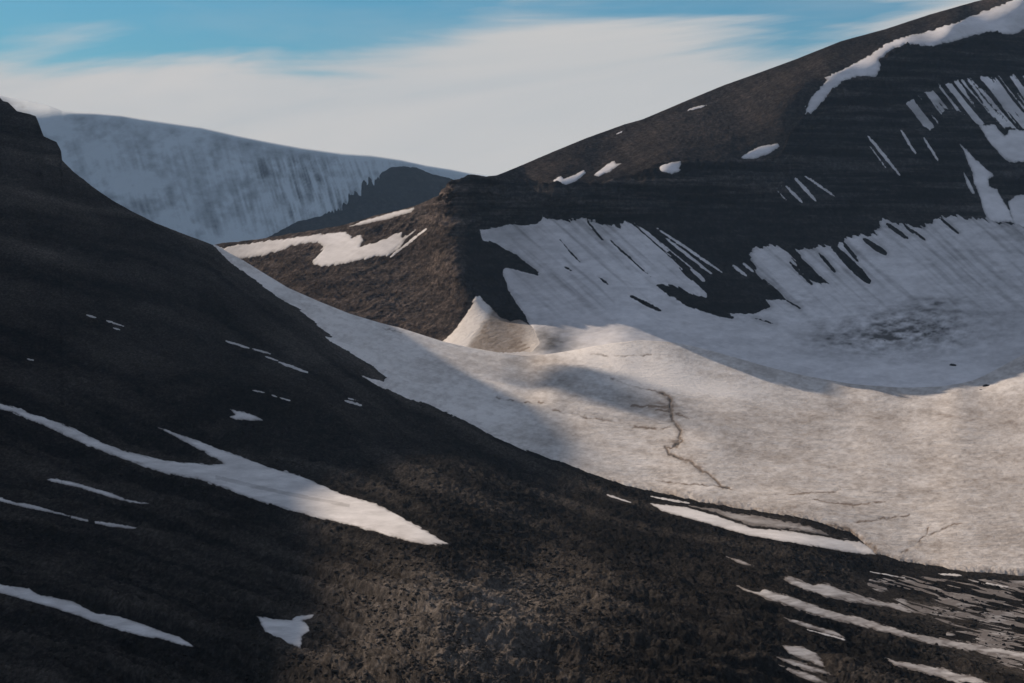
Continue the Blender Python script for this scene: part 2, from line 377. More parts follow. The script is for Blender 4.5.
# ---- snow shapes on the hillside (outlines traced in image pixels) ----
HILL_SNOW = [
 ('big', 'largest snow patch on the dark slope, forked at its upper left, one edge sunlit', 'hillside snow patches', 0.9,
  [(-20, 400), (0, 408), (20.5, 413.7), (26, 418), (44, 422.5), (76, 434), (82, 437.7), (117, 450), (146.5, 456.8), (176, 462), (205, 465), (224, 464), (217, 459), (205, 452), (187.5, 443), (173, 435.7), (157.6, 428.3),
   (176, 434), (199, 440), (217, 448), (243, 456.8), (272.5, 468), (299.6, 475), (326, 487), (340.6, 494), (376, 506), (405, 520.6), (428.5, 532), (449, 542.6), (428.5, 542.6), (405, 539.7), (376, 532), (346.5, 526.5),
   (317, 520.6), (288, 513), (258.6, 503), (229, 491), (200, 481), (164, 475), (137.7, 465), (117, 457.6), (88, 449), (58.6, 437), (29, 425.4), (14.6, 419.5), (0, 413.7), (-20, 407)]),
 ('p', 'slim snow streak between the forked patch and the long broken streak below it', None, 0.3,
  [(44, 479.6), (55.7, 479), (76, 484), (108, 494), (126, 501.6), (151, 506.6), (135, 506.6), (111, 500), (82, 490), (58.6, 484)]),
 ('p', 'long thin snow streak running in from the left edge, broken off before two slivers', None, 0.3,
  [(-14, 492), (0, 496), (17.6, 502.5), (26, 503), (44, 509), (70, 517), (69, 518.5), (44, 512.4), (23, 507.2), (0, 500.5), (-14, 498)]),
 ('p', 'short snow sliver just past the end of the long thin streak', None, 0.2,
  [(70, 517.5), (80, 520), (88, 522), (88, 524), (79, 522.5), (71, 520)]),
 ('p', 'second, longer snow sliver past the end of the long thin streak', None, 0.2,
  [(94, 523.3), (117, 526.3), (138, 530.6), (135, 532.2), (111, 529.4), (95, 526)]),
 ('p', 'broad tapering snow tongue low on the blackest part of the slope, bottom left', None, 0.5,
  [(-14, 578), (0, 582), (17.6, 585), (29, 586), (38, 591.4), (73, 598.7), (94, 609), (117, 612), (146.5, 622), (164, 628), (179, 633), (195, 643.6), (182, 642), (158, 634.5), (141, 632.5), (123, 628), (99.6, 620), (73, 610.5),
   (38, 600), (0, 590), (-14, 587)]),
 ('p', 'small squarish snow patch with a ragged spur, alone beside the brown rubble', None, 0.6,
  [(257, 612), (270, 613.5), (291, 615.4), (294, 612), (313, 610), (311, 613), (301, 616), (308, 620.7), (308, 626), (301, 631), (299.6, 643.6), (285, 638), (266, 629.5), (261.5, 621)]),
 ('p', 'small arrow-shaped snow patch above the point where the large patch forks', None, 0.4,
  [(229, 411), (244, 413.7), (255.7, 417.5), (264.5, 422), (250, 421.8), (235, 421), (229, 418.5), (235, 416.4)]),
 ('p', 'narrow snow bank below the glacier edge, split from it by a thin dark rib', None, 0.5,
  [(649, 503), (663, 504), (677, 505), (689, 506.5), (706.5, 511.5), (736, 521.5), (753, 527.5), (780, 528.5), (803, 531), (838, 536), (860, 540), (872, 547), (876, 553), (860, 551), (812, 546), (780, 541.6), (750, 536), (724, 528.5), (692, 520), (662.5, 512)]),
 ('dusty', 'dust-grey snow band lying along the thin dark rib below the glacier edge', None, 0.8,
  [(686, 503.6), (712, 506.5), (765, 515), (809, 524), (835, 533), (853, 538), (841, 535.2), (803, 529.7), (781, 527.2), (755, 525.3), (737, 519.5), (710, 509.5)]),
 ('p', 'ragged snow strip, the upper of the two long ones low on the right', None, 1.4,
  [(780, 580), (791, 578), (812, 587), (824, 584.5), (847, 593), (870.5, 600), (900, 604.6), (917, 610.5), (926, 616), (906, 613), (882, 607.5), (853, 604.6), (826.5, 600), (809, 594), (791, 587)]),
 ('p', 'longest snow strip low on the right, running on to the frame edge', None, 1.3,
  [(736, 587), (750, 592.5), (759, 595), (764, 591.5), (782.6, 597), (812, 609), (835, 617), (862, 623.6), (888, 632), (917, 640), (947, 645.6), (973, 650), (996.5, 654), (1024, 658), (1060, 664), (1060, 672), (1024, 665), (988, 660), (958, 655.5), (929, 650.5), (900, 643),
   (870.5, 635), (841, 627.5), (812, 619), (782.6, 608), (759, 599), (741.6, 591.4)]),
 ('p', 'short double snow streak under the longest strip on the right', None, 0.6,
  [(782.6, 620), (806, 627), (835, 636.4), (845.6, 643.5), (829.5, 639), (806, 631.5), (790, 625)]),
 ('p', 'blunt snow patch topping the stack of three small ones at the bottom', None, 1.2,
  [(781, 647), (800, 649.4), (815, 656), (820, 663), (824, 670), (806, 663.5), (788.5, 656.5)]),
 ('p', 'middle snow streak of the stack of three at the bottom', None, 0.8,
  [(772, 656.5), (791, 661.5), (821, 671.5), (833, 678.5), (812, 674), (788.5, 665.5)]),
 ('p', 'lowest snow streak of the stack of three at the bottom', None, 0.6,
  [(771, 663.5), (791, 669.8), (815, 678), (830, 686), (814, 683.5), (792, 675)]),
 ('p', 'faint snow strip nearest the bottom right corner', None, 1.4,
  [(885, 664), (914.5, 669.5), (944, 675), (975, 684), (1000, 692), (960, 690), (914.5, 677), (894, 671)]),
 ('p', 'thin snow sliver leading down to the ragged upper strip on the right', None, 0.3,
  [(726, 558), (740.6, 561.5), (755, 568), (740.6, 565.3)]),
]
HILL_LINES = [  # x0,y0,x1,y1,width,label
 (226, 341, 249, 348.5, 1.9, 'highest dash in the row of snow dashes on the upper dark slope'),
 (252, 349, 271, 354.5, 1.8, 'second dash from the top in the row of snow dashes'),
 (265, 356.5, 278, 361, 1.4, 'shortest dash in the row of snow dashes'),
 (279, 362.5, 308, 373.5, 2.6, 'lowest and longest dash in the row of snow dashes'),
 (344, 403, 361, 408, 2.6, 'lone snow fleck between the row of dashes and the glacier edge'),
 (347, 400.5, 357, 403, 1.2, 'hair-thin snow fleck touching the lone fleck from above'),
 (252, 393.5, 264, 396.5, 1.3, 'faint snow fleck uphill of the arrow-shaped patch'),
 (271, 398.5, 277, 400.5, 1.2, 'smallest of the three faint flecks uphill of the arrow-shaped patch'),
 (279, 401, 290, 404, 1.3, 'faint snow fleck at the downhill end of its row of three'),
 (107, 318.5, 125, 324.5, 1.4, 'curved snow fleck high on the left slope'),
 (87, 312.5, 97, 315.5, 1.2, 'tiny snow fleck above the curved one high on the left slope'),
 (114, 325.5, 121, 327.5, 1.3, 'tiny snow fleck under the curved one high on the left slope'),
 (27, 358.5, 34, 360, 1.2, 'solitary tiny snow fleck near the left frame edge'),
 (607, 496, 631, 503.5, 1.9, 'thin snow streak left of the narrow bank under the glacier edge'),
 (650, 495.5, 690, 502, 1.8, 'hairline snow streak on the thin dark rib under the glacier edge'),
 (986, 580, 1010, 584, 2.0, 'bright snow sliver under the glacier edge at far right'),
 (938, 570.8, 962, 573.2, 1.6, 'low snow sliver close under the glacier edge, right of centre'),
 (806, 633, 846, 645, 1.3, 'fine snow line along the lower side of the double streak'),
 (870, 571.5, 905, 576, 1.2, 'hairline snow streak below the glacier tip where the stream ends'),
]
GLACIER = [(-30, -500), (150, 150), (205, 238), (213, 246), (229, 262), (259, 284), (288, 303), (300, 310), (314, 322), (320, 328), (333, 338), (326, 337), (330, 341), (346, 350), (364, 361), (373, 366), (377, 371), (387, 378), (383, 382), (361, 376),
           (376, 384.5), (405, 397.5), (434, 408), (464, 422), (493, 438), (525, 451), (560, 462.5), (589, 473), (624, 484.5), (657, 491), (701, 500.6), (736, 506.5),
           (768, 511), (806, 518), (827, 524), (850, 531), (868, 545), (876, 552), (900, 559), (929, 563.6), (967, 570), (1024, 574), (1100, 582), (1700, 640), (1700, -500)]

STREAM = [(661, 394), (668, 397), (671, 404), (671, 414), (672, 422), (677, 428), (682, 434), (681, 441), (674, 446), (667, 450), (669, 456), (680, 460), (692, 464), (699, 470), (706, 473), (712, 477), (718, 483), (722, 487), (731, 490)]
CRACKS = [[(612, 380), (628, 386), (640, 389), (655, 392), (664, 395)], [(656, 481), (680, 484), (703, 486), (722, 487), (732, 490)], [(550, 411), (560, 414.5), (574, 416.5), (584, 419)], [(584, 419), (610, 424), (640, 430)], [(496, 399), (503, 401), (512, 402)], [(524, 404), (532, 406)], [(540, 405), (550, 407.5)],
          [(632, 430), (648, 430.5), (664, 431), (670, 429)], [(384, 330), (400, 334)], [(814, 502), (835, 505), (852, 507), (868, 505), (884, 503)], [(852, 507), (856, 513)], [(852, 524), (870, 523), (890, 520.5), (908, 518)],
          [(776, 496.5), (800, 495), (826, 493), (840, 490)], [(590, 355.5), (620, 357.5), (650, 355)], [(827, 524), (845, 528), (857, 535), (862, 541), (873, 545), (876, 550)], [(928, 530), (926, 538), (915, 546), (902, 553)], [(926, 538), (945, 530), (962, 525)],
          [(656, 412), (672, 414), (690, 420)], [(630, 408), (668, 409)]]

def line_dist(pts, u, v, pad=12):
    out = np.full(u.shape, 99.0)
    for (x0, y0), (x1, y1) in zip(pts[:-1], pts[1:]):
        m = (u > min(x0, x1) - pad) & (u < max(x0, x1) + pad) & (v > min(y0, y1) - pad) & (v < max(y0, y1) + pad)
        x = u[m]; y = v[m]; ex, ey = x1 - x0, y1 - y0
        t = np.clip(((x - x0) * ex + (y - y0) * ey) / (ex * ex + ey * ey), 0, 1)
        out[m] = np.minimum(out[m], np.hypot(x - x0 - t * ex, y - y0 - t * ey))
    return out

us = cols(-700, 1700)
topv = ab_top(us)
t1 = np.linspace(1, 0, 640)[:, None]                     # visible part
BOT = 700.0
vis = topv[None, :] + (BOT - topv[None, :]) * t1
low = BOT + 600 * (np.linspace(1, 0, 36)[:-1, None]) ** 1.6 + 0 * us[None, :]
rowsv = np.concatenate([low, vis], 0)

def flow_coord(L):
    """across-the-streaks coordinate: follows the ice edge and relaxes to a steady dip"""
    ab = lerp_curve(AB_LINE, L.u)
    k = sstep(0, 260, L.v - ab)
    lin = 480 + (L.u - 560) * 0.30
    return L.v - (ab * (1 - k) + lin * k)

def dispAB(L, P):
    u, v = L.u, L.v
    ab = lerp_curve(AB_LINE, u)
    s = sd_poly(GLACIER, u, v, 400.0)
    s = s + 1.6 * streak(u, v, 28, 26, 2.2, 3)
    # keep the ice edge crisp but ragged
    L.gl = s
    q = flow_coord(L)
    px = P[..., 0]; py = P[..., 1]
    d = L.d
    # patches
    L.patch = []
    allp = np.full(u.shape, -14.0)
    n_edge = streak(u, v, 20, 12, 1.6, 11, 3) + 0.8 * streak(u, v, 20, 5, 1.2, 12, 2)
    for kind, lab, grp, amp, poly in HILL_SNOW:
        sp = sd_poly(poly, u, v) + amp * 1.3 * n_edge
        if kind == 'dusty': sp = sp + 1.5 * fbm(u / 6, v / 1.5, 3, .6, 5) - 0.3
        L.patch.append(sp); allp = np.maximum(allp, sp)
    for x0, y0, x1, y1, w, lab in HILL_LINES:
        sp = sd_line(x0, y0, x1, y1, w, u, v) + 0.35 * n_edge
        L.patch.append(sp); allp = np.maximum(allp, sp)
    # speckled old snow, lower right
    zone = sd_poly([(872, 584), (905, 578), (950, 580), (1060, 584), (1060, 690), (1000, 664), (950, 640), (985, 640), (950, 622), (915, 604)], u, v, 60)
    sp = np.minimum(zone * 0.25 + 1.2, 5 * (streak(u, v, 14, 26, 1.7, 21, 4) * 1.0 + 0.55 * fbm(u / 40, v / 9, 2, .5, 31) - 0.06))
    sp[(L.v > BOT)] = -9
    L.speck = sp
    allp = np.maximum(allp, sp)
    rag = fbm(u / 2.6, v / 1.5, 3, .7, 13)
    L.gl = s = s + 0.9 * rag * (s < 12)
    L.patch = [p + 0.75 * rag * (p < 10) * (p > -10) for p in L.patch]
    snow = sstep(-7.0, 0.5, np.maximum(s, allp))
    rocky = 1 - snow
    near = np.clip(500.0 / d, 0.25, 1.6)
    big = fbm(px / 45, py / 90, 4, .5, 100) * 2.6
    rib = streak(u * 1.0, q, 0, 170, 16, 41, 5)
    rib_amp = 2.9 * (0.25 + 0.75 * sstep(20, 160, u)) * (0.35 + sstep(40, 200, v - ab)) * (1 - sstep(700, 900, v))
    rubble = fbm(px / 2.6, py / 9.0, 5, .68, 140)
    rubble_r = fbm(px / 7.0, py / 24.0, 4, .6, 150, True)
    far_s = fbm(px / 16.0, P[..., 2] / 7.0 + py / 60, 4, .6, 160)
    knob = sstep(120, 60, u) * sstep(250, 150, v)
    gut = np.exp(-((u - 520 - (v - 560) * 0.9) / 30.0) ** 2)
    h = rocky * (big * 0.55 * near + rib * rib_amp + rubble * 1.15 + rubble_r * 0.55 + far_s * (0.5 + 2.2 * knob))
    # broad swells under everything on the slope
    h = h + (1 - np.clip(s / 12.0 + 0.6, 0, 1)) * 2.2 * fbm(px / 90, py / 150, 2, .5, 170)
    # ice relief: sastrugi, terraces, stream bed
    ice = np.clip(s / 4.0, 0, 1)
    ter = fbm(px / 40, py / 26, 5, .6, 180) * 1.2 + fbm(px / 220, py / 120, 2, .5, 181) * 2.5
    fade = 1 - sstep(1250, 1480, d)
    h = h + ice * (ter * fade * 0.55)
    wob = 4.0 * fbm(u / 7, v / 6, 3, .6, 61)
    wob2 = 2.2 * fbm(u / 6, v / 6, 3, .65, 62)
    L.st = line_dist(STREAM, u + wob, v + wob)
    cr = np.full(u.shape, 99.0)
    for c in CRACKS: cr = np.minimum(cr, line_dist(c, u + wob * .7, v + wob2))
    L.cr = cr
    h = h - ice * 0.30 * np.exp(-(L.st / 1.3) ** 2) - ice * 0.08 * np.exp(-(cr / 1.2) ** 2)
    # fix the crest line
    crest = np.clip((v - ab_top(u)) / 10.0, 0, 1) * 0.85 + 0.15
    h = h * crest
    L.ice = ice
    ridge = np.exp(-(((u - 470) - (620 - v) * 0.35) / 130.0) ** 2) * sstep(540, 600, v)
    fold = streak(u, q, 0, 170, 16, 41, 3)
    tone = 0.075 + 0.30 * streak(u, q, 0, 150, 8, 71, 5) + 0.16 * fold + 0.14 * fbm(px / 22, py / 60, 4, .6, 72)
    midband = np.exp(-((q + 40) / 55.0) ** 2) * sstep(120, 260, u) * sstep(620, 520, u)
    tone = tone + 0.05 * fbm(u / 2.2, v / 1.6, 3, .7, 74) + 0.95 * ridge * np.clip(0.85 + 0.35 * fbm(px / 14, py / 50, 3, .6, 73) + 0.7 * fbm(px / 1.6, py / 6, 3, .7, 75), 0, 1.5) + 0.10 * midband - 0.03 * sstep(560, 640, u) + 0.05 * sstep(750, 1100, d)  # last term: haze-like paling with distance painted into the tone
    tone = np.clip(tone, 0, 1)
    return h, {'tone': tone}

AB = build_layer(us, rowsv, lambda u, v: blendAB(u, v), [(12, 2), (40, 12), (90, 36), (160, 75), (260, 120), (420, 170)], dispAB) if False else None

def blendAB(u, v):
    a = fA(u, v)
    top = ab_top(us)
    ct = fC(us, top); at = fA(us, top)
    w = sstep(500, 560, us)
    corr = (ct - at) * w
    return a + corr[None, :] * np.exp(-np.clip(v - top[None, :], 0, 1e9) / 45.0)

AB = build_layer(us, rowsv, blendAB, [(12, 2), (40, 12), (90, 36), (160, 75), (260, 120), (420, 170)], dispAB)
emit_layer(AB, 'hillside_terrain', ROCK_NEAR)

def gl_dirt(L):
    u, v = L.u, L.v
    d = 0.31 + 0.22 * fbm(u / 42, v / 13.0, 4, .6, 201) + 0.12 * streak(u, v, 12, 60, 5, 202, 4) + 0.30 * fbm(u / 5, v / 2.4, 4, .7, 208)
    # cleaner apron at the head, greyer tongue
    d = d - 0.42 * np.exp(-(((u - 640 - (v - 370) * 2.6) / 60) ** 2)) * sstep(300, 330, v) * sstep(404, 392, v + (u - 700) * 0.0)
    d = d - 0.22 * sstep(430, 380, v - (u - 400) * 0.45) * sstep(560, 480, u)
    d = d + 0.10 * sstep(690, 760, u) * sstep(380, 420, v)
    d = d + 0.16 * np.exp(-((v - 338 - (u - 420) * 0.10) / 9.0) ** 2) * 0
    band = np.exp(-((v - 372 - (u - 480) * 0.12) / 14) ** 2) * sstep(400, 440, u) * sstep(620, 540, u)
    d = d + 0.2 * band
    rough = np.exp(-(((u - 668) / 34) ** 2 + ((v - 408) / 22) ** 2))
    d = d + 0.25 * rough * (0.5 + fbm(u / 10, v / 2.5, 3, .6, 203))
    brk = np.clip(0.6 + 1.3 * fbm(u / 9, v / 7, 3, .6, 209), 0, 1)
    d = d + (0.1 + 0.85 * brk) * np.exp(-(L.st / 0.95) ** 2) + 0.65 * brk * np.exp(-(L.cr / 0.8) ** 2) + 0.22 * np.exp(-(L.st / 3.5) ** 2)
    d = d + 0.35 * np.exp(-(L.st / 5) ** 2) * np.clip(fbm(u / 5, v / 4, 3, .6, 204), 0, 1)
    d = d + 0.3 * np.exp(-(((u - 530) / 42) ** 2 + ((v - 362) / 7) ** 2))
    edge = np.exp(-np.clip(L.gl, 0, 99) / 3.0)
    d = d + 0.25 * edge * sstep(560, 700, u)
    return np.clip(d, 0, 2)

g = snow_sheet(AB, AB.gl, 1.2, 'glacier', SNOW_GL, {'dirt': gl_dirt(AB)}, skirt=True)
g['kind'] = 'structure'

u, v = AB.u, AB.v
pd = np.clip(0.12 + 0.25 * fbm(u / 20, v / 4, 4, .6, 210) + 0.35 * (np.abs(v - (484 + (u - 240) * 0.225)) < 2.0) * (u > 215) * (u < 350) * 0.6, 0, 1)
pd_right = np.clip(pd + 0.38 + 0.3 * fbm(u / 12, v / 2.5, 3, .6, 211), 0, 1)
PATCH_ATTR = {}
k = 0
for (kind, lab, grp, amp, poly) in HILL_SNOW:
    right = poly[0][0] > 700
    dd = pd_right if right else pd
    if kind == 'dusty': dd = np.clip(dd + 0.55, 0, 1)
    o = snow_sheet(AB, AB.patch[k], 0.55, 'snow_patch', SNOW_NEAR, {'dirt': np.clip(dd + 0.7 * np.exp(-np.clip(AB.patch[k], 0, 9) / 0.8), 0, 1.6)}); k += 1
    if o: o['label'] = lab; o['category'] = 'snow patch'; o['group'] = 'snow patches on the near slope'
for (x0, y0, x1, y1, w, lab) in HILL_LINES:
    o = snow_sheet(AB, AB.patch[k], 0.5, 'snow_streak', SNOW_NEAR, {'dirt': np.clip(pd + 0.15, 0, 1)}); k += 1
    if o: o['label'] = lab; o['category'] = 'snow streak'; o['group'] = 'small snow streaks on the near slope'
o = snow_sheet(AB, AB.speck, 0.35, 'thin_snow', SNOW_NEAR, {'dirt': np.clip(pd_right + 0.3, 0, 1)}, lim=-1.0)
o['kind'] = 'stuff'; o['label'] = 'thin dusty remnants of snow scattered over the dark rubble'; o['category'] = 'snow'

# ================================================================== LAYER 2: central ridge, headwall and right-hand mountain
BOWL = [(722, 317), (736, 318.5), (728, 313), (753, 314), (771, 306.5), (766.5, 299.5), (785.5, 299), (778, 291), (771, 285.5), (762, 278), (756, 271), (752, 262), (749, 252), (756, 247), (777, 246), (787, 252), (797, 265), (809, 279.6), (829.5, 284), (818, 274), (803, 259), (796, 250),
        (812, 249), (821, 244.5), (830, 247), (853, 235.7), (876, 234), (882, 219.6), (897, 222.5), (911.5, 228), (923, 227), (941, 216.6), (976, 218), (993.6, 221), (1008, 224), (1024, 225.4), (1100, 226), (1700, 232), (1700, 700), (540, 700), (400, 700), (440, 352), (452, 350), (500, 352), (530, 351),
        (538, 344), (533, 331), (524.5, 314), (517, 304), (508, 289), (502.6, 272), (505, 266.5), (520, 271), (537, 275.5), (540, 272), (528, 263.6), (517, 255), (505, 249), (496, 243), (483, 240), (480, 230), (496, 228), (508, 224), (522.5, 225.5), (537, 224), (543, 218), (566.5, 221), (578, 218),
        (588.5, 221), (607.5, 224), (619, 227), (625, 219.6), (637, 227), (651.5, 240), (663, 252), (675, 263.6), (692.5, 281), (707, 293), (706, 297.5), (692, 294), (678, 287), (663, 284), (657, 285.5), (666, 293), (684, 304.6), (707, 313)]
BOWL_HOLES = [(596, 275, 608, 284, 1.6), (631, 296, 661, 311, 3.0), (588, 222, 603, 240, 1.8), (832, 245, 870, 283, 7), (864, 239, 886, 254, 5), (887, 224, 909, 239, 3.5), (819, 253, 835, 271, 3.2), (560, 240, 580, 262, 1.0), (610, 240, 660, 285, 1.2), (905, 226, 925, 240, 2.5), (940, 218, 958, 233, 2.5),
              (790, 262, 812, 284, 2.6), (564, 266, 572, 271, 1.5), (842, 240, 858, 262, 3), (786, 300, 800, 308, 1.6), (755, 318, 775, 324, 1.6)]
MTN_SNOW = [
 ('band', 'broad snow band draped along the rim just under the summit ridge', 'snow patch', 1.6, 40,
  [(1100, -40), (1017, -3), (1008, 2), (982, 12), (958.4, 21.5), (943.7, 26), (926, 32), (911.5, 34.6), (888, 42.5), (873, 52.7), (856, 63), (841, 70.5), (825, 77), (827, 80), (822, 85), (812, 96.7), (809, 101), (804.5, 114.5), (812, 113), (823, 101), (832, 91), (841, 82), (853, 77), (876, 76), (881, 69), (879, 60), (884, 56), (894, 48.5), (906, 44),
   (929, 47), (947, 42.5), (973, 36.6), (988, 32), (1014, 34.6), (1024, 29.5), (1100, 10)]),
 ('p', 'small bright snow tongue on the rim below the broad summit snow band', 'snow patch', 0.5, -20,
  [(740, 158), (744.5, 154), (759, 146.5), (778, 143), (780, 146.5), (768, 154), (753, 159)]),
 ('p', 'bright snow tongue lying left on the brown shoulder near the skyline', 'snow patch', 0.5, -20,
  [(552, 180), (561, 175.5), (563.5, 178.5), (574, 175), (584, 170), (585.5, 173), (575, 182), (566.5, 184.5), (555, 182)]),
 ('p', 'pointed snow tongue in the middle of the three on the brown shoulder', 'snow patch', 0.5, -30,
  [(593.5, 175), (607.5, 164), (614.5, 160.5), (616, 164), (621.5, 163), (610.5, 171), (599, 176)]),
 ('p', 'rounded grey snow patch in shade at the lip of the headwall', 'snow patch', 0.8, 0,
  [(659, 167), (666, 163.4), (681, 161), (681.6, 164), (678, 168), (681.6, 171), (672, 174), (662, 172)]),
 ('p', 'slanting wide snowfield in shade high on the far right wall', 'snow patch', 1.6, 50,
  [(979, 124.7), (994, 124.7), (1005, 136), (1010, 129), (1024, 131), (1100, 130), (1100, 168), (1024, 161.5), (1010, 163), (1002, 156), (992.5, 146.6), (984.7, 135.7)]),
 ('p', 'narrow snow gully dropping from the right wall into the bowl', 'snow patch', 1.2, 62,
  [(960, 144), (967.5, 150), (974, 157.6), (983, 165.5), (994, 175), (988, 179.6), (989, 186), (996, 189), (1002, 198), (1008, 208), (1014, 222), (989, 222), (983, 208), (980, 197), (974, 183), (972, 172), (966, 157.6)]),
 ('p', 'thin snow sliver beside the narrow gully on the right wall', 'snow streak', 0.5, 62,
  [(963.5, 172), (969, 179.6), (975, 194), (972, 193), (966, 183)]),
 ('p', 'snow slope at the foot of the right wall, reaching the frame edge', 'snow patch', 1.2, 40,
  [(1008, 201), (1018, 195), (1024, 194.5), (1100, 192), (1100, 228), (1015, 228), (1010, 212)]),
 ('p', 'jagged sunlit snow patch spread over the low brown ridge', 'snow patch', 1.5, -42,
  [(226, 247), (244, 244), (288, 238), (317, 234), (346.5, 232), (352, 238), (360, 234), (363, 240), (360, 247), (382, 240), (402, 231), (402, 238), (418, 228), (399, 247), (387.5, 256), (376, 256), (346.5, 263), (326, 266), (311, 264.6), (317, 256), (324.5, 245.5), (317, 242.6),
   (297, 244), (282, 250), (259, 256), (247, 258), (232, 260), (215, 250)]),
 ('p', 'sunlit snow streak above the jagged patch, on the crest of the low ridge', 'snow patch', 0.6, -18,
  [(348, 226.5), (364, 220.6), (390, 213), (415, 207.5), (411, 212), (387.5, 219), (361, 225)]),
 ('horn', 'pale pointed snow horn with a brown dirt flank below the crag', 'snow horn', 0.5, 50,
  [(480, 296), (484, 301), (492, 308), (500, 317), (510, 321), (520, 319), (532, 326), (556, 336), (575, 356), (560, 376), (430, 376), (436, 348), (445, 339), (456, 328), (464, 317), (471, 306), (474, 303), (471.5, 302), (476, 295.5)]),
]
MTN_LINES = [
 (390, 257, 427, 228, 2.2, 'slim sunlit snow streak to the right of the jagged patch on the low ridge'),
 (868, 136, 900, 175, 3.2, 'longest single snow streak on the dark wall, left of the gully fan'),
 (870, 146, 886, 168, 1.5, 'thin snow streak beside the longest one on the dark wall'),
 (901, 130, 916, 154, 2.8, 'snow streak dropping from the left end of the gully fan'),
 (924, 138, 938, 160, 2.8, 'snow streak under the middle of the gully fan'),
 (805, 176, 836, 197, 2.2, 'right-hand snow streak of the cluster below the rim tongue'),
 (795, 178, 816, 201, 3.8, 'widest snow streak of the cluster below the rim tongue'),
 (786, 186, 802, 202, 2.6, 'left-hand snow streak of the cluster below the rim tongue'),
 (778, 191, 786, 200, 1.3, 'faintest snow streak of the cluster below the rim tongue'),
 (657, 228, 722, 272, 2.6, 'upper of the long parallel snow streaks right of the headwall snow'),
 (666, 238, 711, 273, 2.8, 'lower of the long parallel snow streaks right of the headwall snow'),
 (640, 227, 668, 251, 3.4, 'short snow streak hugging the right edge of the headwall snow'),
 (650, 234, 692, 268, 1.4, 'faint snow streak between the short one and the long parallel ones'),
 (691, 269, 705, 281, 3.8, 'stubby snow fleck at the foot of the long parallel streaks'),
 (733, 265, 747, 276, 3.4, 'snow fleck left of the scalloped snow in the bowl'),
 (743, 263, 754, 272, 2.6, 'small snow fleck touching the scalloped snow in the bowl'),
 (804, 105, 812, 112, 1.0, 'tiny snow dot under the tip of the summit band'),
 (688, 110, 706, 105, 2.0, 'tiny snow fleck on the brown slope near the skyline'),
 (616, 134, 622, 131.5, 1.4, 'tiny snow dot at the skyline left of the brown slope'),
]

usC = cols(150, 1700)
topC = lerp_curve(C_TOP, usC)
con = ab_top(usC)
botC = 420 + (con + 40 - 420) * sstep(540, 640, usC)
rowC = topC[None, :] + (botC - topC)[None, :] * np.linspace(1, 0, 470)[:, None]

